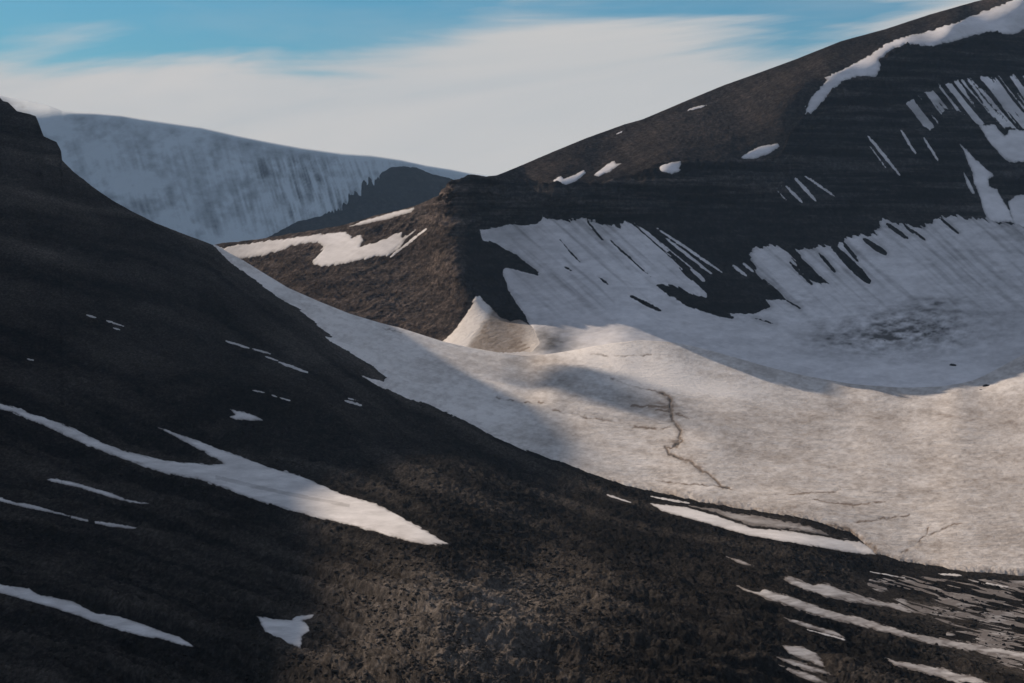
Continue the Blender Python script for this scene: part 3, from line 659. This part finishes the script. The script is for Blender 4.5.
def dispC(L, P):
    u, v = L.u, L.v
    px, py, pz = P[..., 0], P[..., 1], P[..., 2]
    rim = lerp_curve(C_RIM, u)
    wall = sstep(-2, 4, v - rim)
    below = sstep(52, 70, v - rim + 12 * noise2(u / 30, v / 30, 301))     # cliff band is the upper part of the wall
    crag = np.exp(-(((u - 462) / 26) ** 2 + ((v - 205) / 34) ** 2))
    cliff = np.clip(wall * (1 - sstep(30, 62, v - rim)) * sstep(440, 450, u) + crag, 0, 1)
    bigcliff = wall * sstep(760, 800, u) * sstep(225, 200, v)
    # snow
    s = sd_poly(BOWL, u, v, 300.0)
    en = streak(u, v, 42, 26, 1.7, 311, 4) + 0.5 * streak(u, v, 42, 9, 1.1, 312, 2)
    amp = 1.0 + 2.6 * sstep(320, 250, v) * (u > 560)
    s = s + amp * en
    for x0, y0, x1, y1, w in BOWL_HOLES:
        hh = sd_line(x0, y0, x1, y1, w * 1.2, u, v) + 1.0 * en
        s = np.minimum(s, -hh)
    L.bowl = s
    L.patch = []; allp = np.full(u.shape, -14.0)
    for kind, lab, cat, a, ang, poly in MTN_SNOW:
        sp = sd_poly(poly, u, v) + a * 1.2 * streak(u, v, ang, 12, 1.8, 321, 3)
        L.patch.append(sp); allp = np.maximum(allp, sp)
    for x0, y0, x1, y1, w, lab in MTN_LINES:
        sp = sd_line(x0, y0, x1, y1, w, u, v) + 0.5 * en
        L.patch.append(sp); allp = np.maximum(allp, sp)
    fanz = sd_poly([(905, 103), (925, 92), (960, 79), (985, 76), (1100, 74), (1100, 135), (1010, 128), (990, 126), (975, 124), (962, 112), (945, 108), (938, 124), (930, 130), (912, 116)], u, v, 60)
    fr = sstep(960, 1020, u) * 0.10
    fs = np.minimum(fanz + 2 * en, 7 * (streak(u, v, 51, 60, 2.6, 331, 3) - 0.04 + fr))
    L.fan = fs; allp = np.maximum(allp, fs)
    rag = fbm(u / 2.4, v / 1.9, 3, .7, 314)
    L.bowl = s = s + 1.0 * rag * (s < 12)
    L.patch = [p + 0.9 * rag * (p < 10) * (p > -10) for p in L.patch]
    L.fan = fs = fs + 1.2 * rag
    snow = sstep(-5, 0.5, np.maximum(s, allp))
    rocky = 1 - snow
    ledge = fbm(px / 70 + py / 90, pz / 3.2, 5, .6, 341)
    blocks = fbm(px / 9, pz / 6 + py / 30, 5, .65, 342)
    fine = fbm(px / 12, py / 16, 5, .62, 343)
    zz = pz / 8.5 + 0.55 * fbm(px / 45, py / 45, 3, .5, 358) + 0.25 * fbm(px / 9, py / 9, 2, .5, 359)
    saw = np.abs((zz % 1.0) - 0.75); saw = np.where((zz % 1.0) < 0.75, (zz % 1.0) / 0.75, (1 - (zz % 1.0)) / 0.25)
    chim = fbm(u / 6.0, v / 30.0, 3, .6, 360)
    gully = streak(u, v, 48, 90, 7, 344, 3)
    brownside = 1 - wall
    h = rocky * (cliff * (blocks * 3.0 + saw * 3.2 + chim * 3.0) + crag * (blocks * 4.5 + saw * 3.5) + bigcliff * (saw * 2.6 + blocks * 1.2 + chim * 1.2) + fine * 1.0 + fbm(px / 4, py / 9 + pz / 4, 3, .7, 357) * 0.7
                 + wall * sstep(30, 60, v - rim) * gully * 1.6)
    h = h + rocky * (u < 470) * fbm(px / 26, py / 40 + pz / 12, 4, .6, 345) * 2.2 * sstep(470, 440, u)
    # snow relief (faint in the bowl)
    ice = np.clip(s / 4, 0, 1)
    h = h + ice * 0.35 * fbm(px / 30, py / 22, 4, .6, 346) + ice * streak(u, v, 42, 120, 10, 347, 3) * 0.6 * sstep(340, 280, v)
    mor = np.exp(-(((u - 900) / 75) ** 2 + ((v - 332 - (u - 900) * -0.05) / 22) ** 2))
    h = h + ice * mor * 1.1 * fbm(px / 7, py / 9, 4, .65, 348)
    L.mor = mor
    topf = np.clip((v - lerp_curve(C_TOP, u)) / 8.0, 0, 1)
    topf = np.where(u < 500, 0.35 + 0.65 * topf, 0.12 + 0.88 * topf)
    h = h * topf
    # sink under the glacier sheet in front
    sink = np.clip(v - ab_top(u), 0, 60) * sstep(535, 600, u)
    h = h - 0.15 - 0.12 * sink
    grain = fbm(u / 2.4, v / 1.9, 3, .7, 355)
    leftr = sstep(520, 470, u)
    tone = 0.21 + 0.10 * fbm(px / 60, py / 80, 4, .6, 351) + 0.12 * streak(u, v, -27, 40, 3.2, 352, 4) + 0.10 * streak(u, v, 35, 40, 4, 356, 3) + 0.13 * grain
    tone = tone + leftr * (0.40 + 0.40 * streak(u, v, -35, 16, 3, 353, 4) + 0.3 * grain)
    tone = tone * (brownside + (1 - brownside) * sstep(470, 455, u)) + (1 - brownside) * sstep(455, 470, u) * np.clip(0.05 + 0.09 * cliff + 0.35 * ledge * cliff + 0.15 * fbm(px / 90, pz / 14, 4, .6, 354), 0, 1) * 0.6
    tone = tone + 0.35 * np.clip(crag, 0, 1) * (saw - 0.4) * (u < 475)  # lit look of the crag's ledges painted into the tone
    dk = sstep(430, 470, u) * sstep(500, 470, u)
    tone = np.clip(tone, 0, 1)
    bed = np.clip(cliff * 1.0 + bigcliff * 0.8 + 0.3 * wall, 0, 1)
    return h, {'tone': tone, 'bedding': bed}

Cl = build_layer(usC, rowC, fC, [(15, 1), (50, 12), (110, 38), (200, 85), (330, 150), (520, 240)], dispC)
emit_layer(Cl, 'mountain_terrain', ROCK_MID)
u, v = Cl.u, Cl.v
moraine = 0.75 * Cl.mor * np.clip(0.55 + 1.1 * fbm(u / 9, v / 3.5, 4, .65, 401), 0, 1.2)
spots = np.exp(-(((u - 935) / 28) ** 2 + ((v - 306) / 11) ** 2)) + np.exp(-(((u - 838) / 28) ** 2 + ((v - 343) / 10) ** 2)) + 0.6 * np.exp(-(((u - 800) / 20) ** 2 + ((v - 300) / 9) ** 2))
bd = 0.12 + 0.16 * fbm(u / 40, v / 7, 4, .6, 402) + moraine * 1.0 + 0.5 * spots * np.clip(0.5 + fbm(u / 12, v / 4, 3, .6, 403), 0, 1) \
    + 0.5 * np.clip(streak(u, v, 41, 70, 3.5, 404, 4), 0, 1) * sstep(340, 270, v) + 0.12 * fbm(u / 6, v / 2.5, 3, .65, 409)
bd = bd + 0.16 * sstep(325, 345, v) * sstep(600, 560, u) + 0.25 * np.exp(-((Cl.bowl - 1) / 2.5) ** 2) * (u > 700) * 0.5
bd = bd + 0.62 * np.exp(-(((u - 545) / 26) ** 2 + ((v - 340) / 12) ** 2)) * (0.8 + 0.6 * fbm(u / 8, v / 4, 3, .6, 410))
lowb = sstep(0, 30, v - (con[None, :] - 60))
bd = np.clip(bd + 0.12 * sstep(380, 350, v) * sstep(900, 1020, u), 0, 1)
w_ = sstep(532, 565, u)
o = snow_sheet(Cl, Cl.bowl, 1.2, 'snow_field', SNOW_MID, {'dirt': bd}); o['kind'] = 'structure'
k = 0
base = np.clip(0.10 + 0.2 * fbm(u / 20, v / 6, 4, .6, 405), 0, 1)
horn_d = np.clip(0.10 + (1.0 - 0.65 * sstep(508, 542, u)) * sstep(-4, 8, (u - 468) - (345 - v) * 0.62 + 2.5 * fbm(u / 10, v / 6, 3, .6, 406)), 0, 1) * 0.75
fl = np.full(u.shape, 99.0)
for c in [[(512, 346), (521, 343)], [(516, 349), (527, 345)], [(520, 352), (529, 348)], [(509, 349), (516, 346)]]: fl = np.minimum(fl, line_dist(c, u, v))
horn_d = np.clip(horn_d + 0.55 * np.clip(0.6 + fbm(u / 4, v / 2, 3, .6, 411), 0, 1) * np.exp(-(fl / 0.8) ** 2) + 0.12 * fbm(u / 4, v / 3, 3, .7, 412), 0, 1.2)
for kind, lab, cat, a, ang, poly in MTN_SNOW:
    dd = horn_d if kind == 'horn' else base
    nm = 'snow_horn' if kind == 'horn' else ('snow_streak' if cat == 'snow streak' else 'snow_patch')
    o = snow_sheet(Cl, Cl.patch[k], 1.0 if kind == 'horn' else 0.7, nm, SNOW_MID if kind != 'horn' else SNOW_GL, {'dirt': np.clip(dd + 0.5 * np.exp(-np.clip(Cl.patch[k], 0, 9) / 0.8), 0, 1.6)}, skirt=(kind == 'band')); k += 1
    if o: o['label'] = lab; o['category'] = cat; o['group'] = 'snow patches on the mountain' if nm == 'snow_patch' else ('snow streaks on the mountain' if nm == 'snow_streak' else '')
    if o and nm == 'snow_horn': del o['group']
for x0, y0, x1, y1, w, lab in MTN_LINES:
    o = snow_sheet(Cl, Cl.patch[k], 0.7, 'snow_streak', SNOW_MID, {'dirt': np.clip(base + 0.1, 0, 1)}); k += 1
    if o: o['label'] = lab; o['category'] = 'snow streak'; o['group'] = 'snow streaks on the mountain'
o = snow_sheet(Cl, Cl.fan, 0.6, 'gully_snow', SNOW_MID, {'dirt': np.clip(base + 0.15 + 0.25 * fbm(u / 20, v / 20, 2, .5, 407), 0, 1)}, lim=-1.5)
o['label'] = 'fan of many narrow snow-filled gullies on the far right wall'; o['category'] = 'snow gullies'; o['kind'] = 'stuff'

# ================================================================== LAYER 3: the far mountain
usD = cols(-600, 900, 0, 520, 1.0, 12)
fD0 = Field(D_PTS, 60.0)
def fD(u, v):
    t = np.clip(v - lerp_curve(D_TOP, u), 0, 999)
    hump = np.exp(-((u - 14) / 30.0) ** 2)
    return fD0(u, v) + 30 * np.exp(-t / 0.8) + 450 * hump * np.exp(-t / 6.0)
topD = lerp_curve(D_TOP, usD)
rowD = topD[None, :] + (330 - topD)[None, :] * np.concatenate([np.linspace(1, 0.62, 30)[:-1], np.linspace(0.62, 0, 180)])[:, None]
ROCK_D = [(286, 228), (299.6, 221), (323, 215), (338, 206), (352, 190), (368, 183), (376, 178), (383, 171), (391, 167.5), (404, 166.5), (417, 168), (426, 171.5), (434, 174.5), (448, 178), (460, 182), (700, 215), (700, 330), (200, 330), (215, 262)]
def dispD(L, P):
    u, v = L.u, L.v
    px, py, pz = P[..., 0], P[..., 1], P[..., 2]
    rk = sd_poly(ROCK_D, u, v, 200)
    st = streak(u, v, 80, 60, 3.0, 501, 3)
    zone = sstep(320, 345, u) * sstep(400, 380, u)
    zone = zone * sstep(168, 184, v)
    s = -rk + (0.5 + 14 * zone) * st * 1.0 + 1.5 * zone + 0.7 * fbm(u / 3, v / 3, 3, .6, 506)
    L.snow = s
    sn = np.clip(s / 3 + .5, 0, 1)
    h = (1 - sn) * 5 * fbm(px / 60, py / 60 + pz / 40, 4, .6, 502)
    tf = np.clip((v - lerp_curve(D_TOP, u)) / 12, 0, 1)
    tf = sstep(8, 45, v - lerp_curve(D_TOP, u))
    h = h * tf + tf * (streak(u, v, 78, 50, 4, 503, 3) * 0.5 + fbm(px / 200, pz / 90, 3, .5, 504) * 1.0)
    return h, {'tone': np.clip(0.3 + 0.4 * fbm(px / 150, pz / 80, 3, .6, 505), 0, 1)}
D = build_layer(usD, rowD, fD, [(60, 2), (200, 40), (500, 160), (900, 350)], dispD)
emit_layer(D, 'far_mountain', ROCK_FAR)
u, v = D.u, D.v
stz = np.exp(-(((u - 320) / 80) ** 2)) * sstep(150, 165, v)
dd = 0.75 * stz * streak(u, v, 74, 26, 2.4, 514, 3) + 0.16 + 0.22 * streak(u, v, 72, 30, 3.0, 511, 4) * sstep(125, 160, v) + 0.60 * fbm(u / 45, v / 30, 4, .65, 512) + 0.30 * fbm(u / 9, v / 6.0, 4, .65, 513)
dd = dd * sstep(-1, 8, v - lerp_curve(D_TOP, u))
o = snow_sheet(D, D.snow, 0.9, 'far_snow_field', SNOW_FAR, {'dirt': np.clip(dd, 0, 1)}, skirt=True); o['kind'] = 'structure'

# ================================================================== valley floor out to the horizon
def disc(name, z, r, mat):
    n = 96; rr = [0, 600, 1500, 3000, 6000]
    rr = [x for x in rr if x < r] + [r]
    co = [(0, 0, z)]; fs = []
    A = np.linspace(0, 2 * math.pi, n, endpoint=False)
    ring = [np.stack([np.cos(A) * q, np.sin(A) * q, z + 0 * A], -1) for q in rr[1:]]
    c = np.concatenate([[[0, 0, z]]] + ring)
    me = bpy.data.meshes.new(name)
    for k in range(n): fs.append((0, 1 + k, 1 + (k + 1) % n))
    for j in range(len(ring) - 1):
        for k in range(n):
            a = 1 + j * n + k; b = 1 + j * n + (k + 1) % n
            fs.append((a, a + n, b + n, b))
    me.from_pydata([tuple(x) for x in c], [], fs); me.materials.append(mat)
    o = bpy.data.objects.new(name, me); COL.objects.link(o); o['kind'] = 'structure'
    at = me.attributes.new('tone', 'FLOAT', 'POINT')
    return o
gnd = disc('ground', -190.0, 9000.0, ROCK_FAR)

# ================================================================== boulders on the ice
def on_surface(L, uu, vv):
    R = L.nv; c = int(np.argmin(np.abs(L.u[0] - uu))); r = int(np.argmin(np.abs(L.v[:R, c] - vv)))
    return L.P[r, c]
rng = np.random.default_rng(5)
def boulder(p, r, seed, mat, label, grp=None):
    import bmesh
    bm = bmesh.new(); bmesh.ops.create_icosphere(bm, subdivisions=3, radius=1.0)
    rg = np.random.default_rng(seed)
    pl = rg.normal(size=(9, 3)); pl /= np.linalg.norm(pl, axis=1)[:, None]; off = rg.uniform(.62, .9, 9)
    for v_ in bm.verts:
        q = np.array(v_.co)
        for n_, o_ in zip(pl, off):
            t = q @ n_ - o_
            if t > 0: q = q - n_ * t
        v_.co = (q[0] * r * 1.35, q[1] * r, q[2] * r * 0.62)
    me = bpy.data.meshes.new('boulder'); bm.to_mesh(me); bm.free()
    me.materials.append(mat)
    at = me.attributes.new('tone', 'FLOAT', 'POINT'); at.data.foreach_set('value', np.full(len(me.vertices), 0.1, np.float32))
    o = bpy.data.objects.new('boulder', me); COL.objects.link(o)
    o.location = (float(p[0]), float(p[1]), float(p[2]) + r * 0.3); o.rotation_euler = (0, 0, rg.uniform(0, 6))
    o['label'] = label; o['category'] = 'boulder'; o['group'] = grp or 'boulders on the ice'
    return o
boulder(on_surface(Cl, 952, 366), 2.0, 1, ROCK_MID, 'dark boulder alone on shaded ice right of the bowl floor')
boulder(on_surface(AB, 987, 387), 1.9, 2, ROCK_MID, 'larger dark boulder by the sunlit moraine edge on the right')
boulder(on_surface(AB, 981, 391), 1.1, 3, ROCK_MID, 'smaller dark boulder beside the larger one at the moraine edge')
boulder(on_surface(AB, 996, 561), 0.5, 4, ROCK_MID, 'tiny dark boulder on bright ice near the glacier edge, far right')
boulder(on_surface(Cl, 884, 342), 1.0, 5, ROCK_MID, 'little dark boulder on the grey debris in the bowl')

# ================================================================== loose stones on the near slope
def scree(n=15000):
    rg = np.random.default_rng(11)
    t = (1 + 5 ** .5) / 2
    V = np.array([(-1, t, 0), (1, t, 0), (-1, -t, 0), (1, -t, 0), (0, -1, t), (0, 1, t), (0, -1, -t), (0, 1, -t), (t, 0, -1), (t, 0, 1), (-t, 0, -1), (-t, 0, 1)]) / 1.9
    Fc = np.array([(0, 11, 5), (0, 5, 1), (0, 1, 7), (0, 7, 10), (0, 10, 11), (1, 5, 9), (5, 11, 4), (11, 10, 2), (10, 7, 6), (7, 1, 8), (3, 9, 4), (3, 4, 2), (3, 2, 6), (3, 6, 8), (3, 8, 9), (4, 9, 5), (2, 4, 11), (6, 2, 10), (8, 6, 7), (9, 8, 1)])
    gl = AB.gl; R = AB.nv
    ridge = np.exp(-(((AB.u - 470) - (620 - AB.v) * 0.35) / 150.0) ** 2) * sstep(500, 600, AB.v)
    pm = np.max(AB.patch, axis=0)
    W = (0.12 + ridge + 0.25 * sstep(540, 640, AB.v)) * (AB.v > 400) * (AB.v < 760) * (gl < -3) * (pm < -1.5) * (AB.u > -20) * (AB.u < 1045)
    cl = np.clip(0.5 + 1.2 * fbm(AB.u / 25, AB.v / 9, 3, .6, 77), 0.02, 2); W = W * cl
    c = np.cumsum(W.ravel()); idx = np.searchsorted(c, rg.random(n) * c[-1]); idx = np.clip(idx, 0, c.size - 1)
    P = AB.P[:R].reshape(-1, 3)[idx] + rg.normal(size=(n, 3)) * np.array([0.15, 0.6, 0.0])
    D_ = AB.d.ravel()[idx]
    r = (0.10 + 0.16 * rg.random(n) ** 3 * 2.2) * (D_ / 420.0) ** 0.7
    big = rg.random(n) < 0.012; r[big] *= 1.9
    a = rg.random(n) * 6.28; ca, sa = np.cos(a), np.sin(a)
    VV = V[None] * (1 + 0.30 * rg.normal(size=(n, 12, 1)).clip(-1.2, 1.2)) * np.stack([rg.uniform(.8, 1.5, n), rg.uniform(.7, 1.2, n), rg.uniform(.45, .9, n)], -1)[:, None]
    X = VV[..., 0] * ca[:, None] - VV[..., 1] * sa[:, None]; Y = VV[..., 0] * sa[:, None] + VV[..., 1] * ca[:, None]
    co = np.stack([X, Y, VV[..., 2]], -1) * r[:, None, None] + P[:, None] + np.array([0, 0, 1])[None, None] * (r * 0.2)[:, None, None]
    fs = (Fc[None] + (np.arange(n) * 12)[:, None, None]).reshape(-1, 3)
    me = bpy.data.meshes.new('scree'); nf = len(fs)
    me.vertices.add(n * 12); me.loops.add(nf * 3); me.polygons.add(nf)
    me.vertices.foreach_set('co', co.astype(np.float32).ravel()); me.loops.foreach_set('vertex_index', fs.astype(np.int32).ravel())
    me.polygons.foreach_set('loop_start', np.arange(0, nf * 3, 3, dtype=np.int32)); me.update(calc_edges=True)
    at = me.attributes.new('tone', 'FLOAT', 'POINT')
    base = AB.attr['tone'][:R].ravel()[idx] + rg.uniform(-0.03, 0.16, n)
    at.data.foreach_set('value', np.repeat(np.clip(base, 0, 1), 12).astype(np.float32))
    me.materials.append(ROCK_NEAR); o = bpy.data.objects.new('scree', me); COL.objects.link(o); o['kind'] = 'stuff'
    o['label'] = 'loose stones strewn over the near slope'; o['category'] = 'stones'
scree()

# ================================================================== light
AZ = math.radians(-30.0); EL = math.radians(19.0)          # azimuth measured from +Y, negative to the left
S = np.array([math.sin(AZ) * math.cos(EL), math.cos(AZ) * math.cos(EL), math.sin(EL)])
from mathutils import Vector
sl = bpy.data.lights.new('sun', 'SUN'); sl.energy = 5.0; sl.angle = math.radians(0.55); sl.color = (1.0, 0.82, 0.65)
so = bpy.data.objects.new('sun', sl); COL.objects.link(so)
so.rotation_euler = Vector(S).to_track_quat('Z', 'Y').to_euler()
so.location = (-300, 400, 400)

w = bpy.data.worlds.new('World'); sc.world = w; w.use_nodes = True
nt = w.node_tree; nt.nodes.clear()
out = nt.nodes.new('ShaderNodeOutputWorld'); bg = nt.nodes.new('ShaderNodeBackground'); nt.links.new(bg.outputs[0], out.inputs[0])
sky = nt.nodes.new('ShaderNodeTexSky'); sky.sky_type = 'NISHITA'; sky.sun_disc = False
sky.sun_elevation = EL; sky.sun_rotation = AZ; sky.altitude = 300; sky.air_density = 1.0; sky.dust_density = 0.3; sky.ozone_density = 2.0
bg.inputs['Strength'].default_value = 0.10
tc = nt.nodes.new('ShaderNodeTexCoord'); sep = nt.nodes.new('ShaderNodeSeparateXYZ'); nt.links.new(tc.outputs['Generated'], sep.inputs[0])
def M(op, a, b=None, c=None, clamp=False):
    n = nt.nodes.new('ShaderNodeMath'); n.operation = op; n.use_clamp = clamp
    for i, x in enumerate((a, b, c)):
        if x is None: continue
        if hasattr(x, 'links'): nt.links.new(x, n.inputs[i])
        else: n.inputs[i].default_value = x
    return n.outputs[0]
az = M('ARCTAN2', sep.outputs[0], sep.outputs[1]); el = M('ARCSINE', sep.outputs[2])
# cirrus deck: upper edge of the sheet, as elevation over azimuth
azn = M('MULTIPLY_ADD', az, 1 / 0.8, 0.5)                       # -0.4..0.4 rad -> 0..1
edge = ramp(nt, azn, [(0.0, 0.62), (0.235, 0.68), (0.30, 0.675), (0.40, 0.69), (0.46, 0.755), (0.50, 0.83), (0.56, 0.82), (0.645, 0.74), (0.68, 0.80), (0.735, 0.98), (1.0, 1.0)])
ev = M('MULTIPLY', edge.outputs[0], 0.115)
cmb = nt.nodes.new('ShaderNodeCombineXYZ'); nt.links.new(M('MULTIPLY', az, 5.0), cmb.inputs[0]); nt.links.new(M('MULTIPLY_ADD', el, 34.0, M('MULTIPLY', az, -5.0)), cmb.inputs[1])
n1 = noise_node(nt, cmb.outputs[0], 1.0, 7, 0.55, 0.6)
cmb2 = nt.nodes.new('ShaderNodeCombineXYZ'); nt.links.new(M('MULTIPLY', az, 7.0), cmb2.inputs[0]); nt.links.new(M('MULTIPLY', el, 90.0), cmb2.inputs[1])
n2 = noise_node(nt, cmb2.outputs[0], 1.0, 6, 0.5, 0.3)
dlt = M('SUBTRACT', ev, el)
m1 = M('MULTIPLY_ADD', dlt, 42.0, 0.5)
m2 = M('ADD', m1, M('MULTIPLY_ADD', n1, 2.6, -1.3))
mask = M('ADD', m2, M('MULTIPLY_ADD', n2, 1.3, -0.65))
rm = ramp(nt, mask, [(0.12, 0.0), (1.0, 1.0)]); rm.color_ramp.interpolation = 'EASE'
# thin veils higher up, plus an unseen overhead one added to brighten ambient
cmb3 = nt.nodes.new('ShaderNodeCombineXYZ'); nt.links.new(M('MULTIPLY', az, 2.5), cmb3.inputs[0]); nt.links.new(M('MULTIPLY', el, 9.0), cmb3.inputs[1])
n3 = noise_node(nt, cmb3.outputs[0], 1.0, 6, 0.6, 0.4)
veil = M('MULTIPLY', ramp(nt, n3, [(0.45, 0.0), (0.75, 1.0)]).outputs[0], 0.45)
high = ramp(nt, el, [(0.13, 0.0), (0.40, 1.0)])
msk = M('MAXIMUM', rm.outputs[0], M('MAXIMUM', M('MULTIPLY', veil, M('GREATER_THAN', el, 0.0)), M('MULTIPLY', high.outputs[0], 0.30)))
up = ramp(nt, el, [(0.0, 1.0), (0.03, 1.0), (0.12, 0.94)])
cc = mixc(nt, ramp(nt, n1, [(0.3, 0.0), (0.7, 1.0)]).outputs[0], (4.2, 4.35, 4.4), (5.3, 5.05, 4.8))
tint = mixc(nt, high.outputs[0], (0.125, 0.32, 0.46), (0.42, 0.53, 0.64))
skyc = mixc(nt, 1.0, sky.outputs[0], tint, 'MULTIPLY')
final = mixc(nt, msk, skyc, cc)
nt.links.new(final, bg.inputs['Color'])

# ================================================================== air
m = bpy.data.materials.new('haze_air'); m.use_nodes = True; nt = m.node_tree; nt.nodes.clear()
out = nt.nodes.new('ShaderNodeOutputMaterial'); pv = nt.nodes.new('ShaderNodeVolumePrincipled')
pv.inputs['Color'].default_value = (0.42, 0.66, 1.0, 1); pv.inputs['Density'].default_value = 2.4e-5; pv.inputs['Anisotropy'].default_value = 0.0
nt.links.new(pv.outputs[0], out.inputs['Volume'])
x0, x1, y0, y1, z0, z1 = -9100, 9100, -9100, 9100, -191, 620
me = bpy.data.meshes.new('haze')
me.from_pydata([(x, y, z) for x in (x0, x1) for y in (y0, y1) for z in (z0, z1)], [], [(0, 1, 3, 2), (4, 6, 7, 5), (0, 4, 5, 1), (2, 3, 7, 6), (0, 2, 6, 4), (1, 5, 7, 3)])
me.materials.append(m); hz = bpy.data.objects.new('haze', me); COL.objects.link(hz); hz['kind'] = 'stuff'

# ================================================================== a small unseen cloud, added to cast a blotch of shade on the ice
def cloud(name, centre, axes, dens, label):
    import bmesh
    bm = bmesh.new(); bmesh.ops.create_icosphere(bm, subdivisions=4, radius=1.0)
    for v_ in bm.verts:
        q = v_.co.copy(); n_ = 1 + 0.20 * math.sin(3.1 * q.x + 1) * math.cos(4.3 * q.y) + 0.12 * math.sin(9 * q.x + 5 * q.z) * math.sin(8 * q.y + 2)
        p = (axes[0] * q.x + axes[1] * q.y + axes[2] * q.z) * n_
        v_.co = tuple(float(t) for t in p)
    me = bpy.data.meshes.new(name); bm.to_mesh(me); bm.free()
    m = bpy.data.materials.new('shadow_cloud_vapour'); m.use_nodes = True; nt = m.node_tree; nt.nodes.clear()
    out = nt.nodes.new('ShaderNodeOutputMaterial'); pv = nt.nodes.new('ShaderNodeVolumePrincipled')
    pv.inputs['Color'].default_value = (0.95, 0.95, 0.95, 1); pv.inputs['Density'].default_value = dens
    nt.links.new(pv.outputs[0], out.inputs['Volume'])
    me.materials.append(m); o = bpy.data.objects.new(name, me); COL.objects.link(o); o.location = centre; o['kind'] = 'stuff'
    o['label'] = label; o['category'] = 'cloud'
    return o
Gp = unproject(np.array([594.0]), np.array([388.0]), np.array([1250.0]))[0]
ea = np.array([math.cos(AZ), -math.sin(AZ), 0.0]); eu = np.cross(ea, S); eu = eu if eu[2] > 0 else -eu
ta = math.radians(-23.6)
cloud('shadow_cloud', tuple(float(x) for x in Gp + S * 2600), (60 * (ea * math.cos(ta) + eu * math.sin(ta)), 18 * (-ea * math.sin(ta) + eu * math.cos(ta)), 45 * S), 0.03, 'small unseen cloud added to cast a blotch of shade on the ice')

# ================================================================== camera and render settings
cam = bpy.data.cameras.new('camera'); cam.lens = 85; cam.sensor_width = 36; cam.clip_start = 0.5; cam.clip_end = 40000
co = bpy.data.objects.new('camera', cam); COL.objects.link(co); co.rotation_euler = (math.pi / 2 - PITCH, 0, 0)
sc.camera = co
sc.view_settings.view_transform = 'Standard'; sc.view_settings.look = 'None'; sc.view_settings.gamma = 1; sc.view_settings.exposure = 0.3
sc.cycles.use_denoising = True; sc.cycles.volume_bounces = 0; sc.cycles.max_bounces = 5; sc.cycles.diffuse_bounces = 3
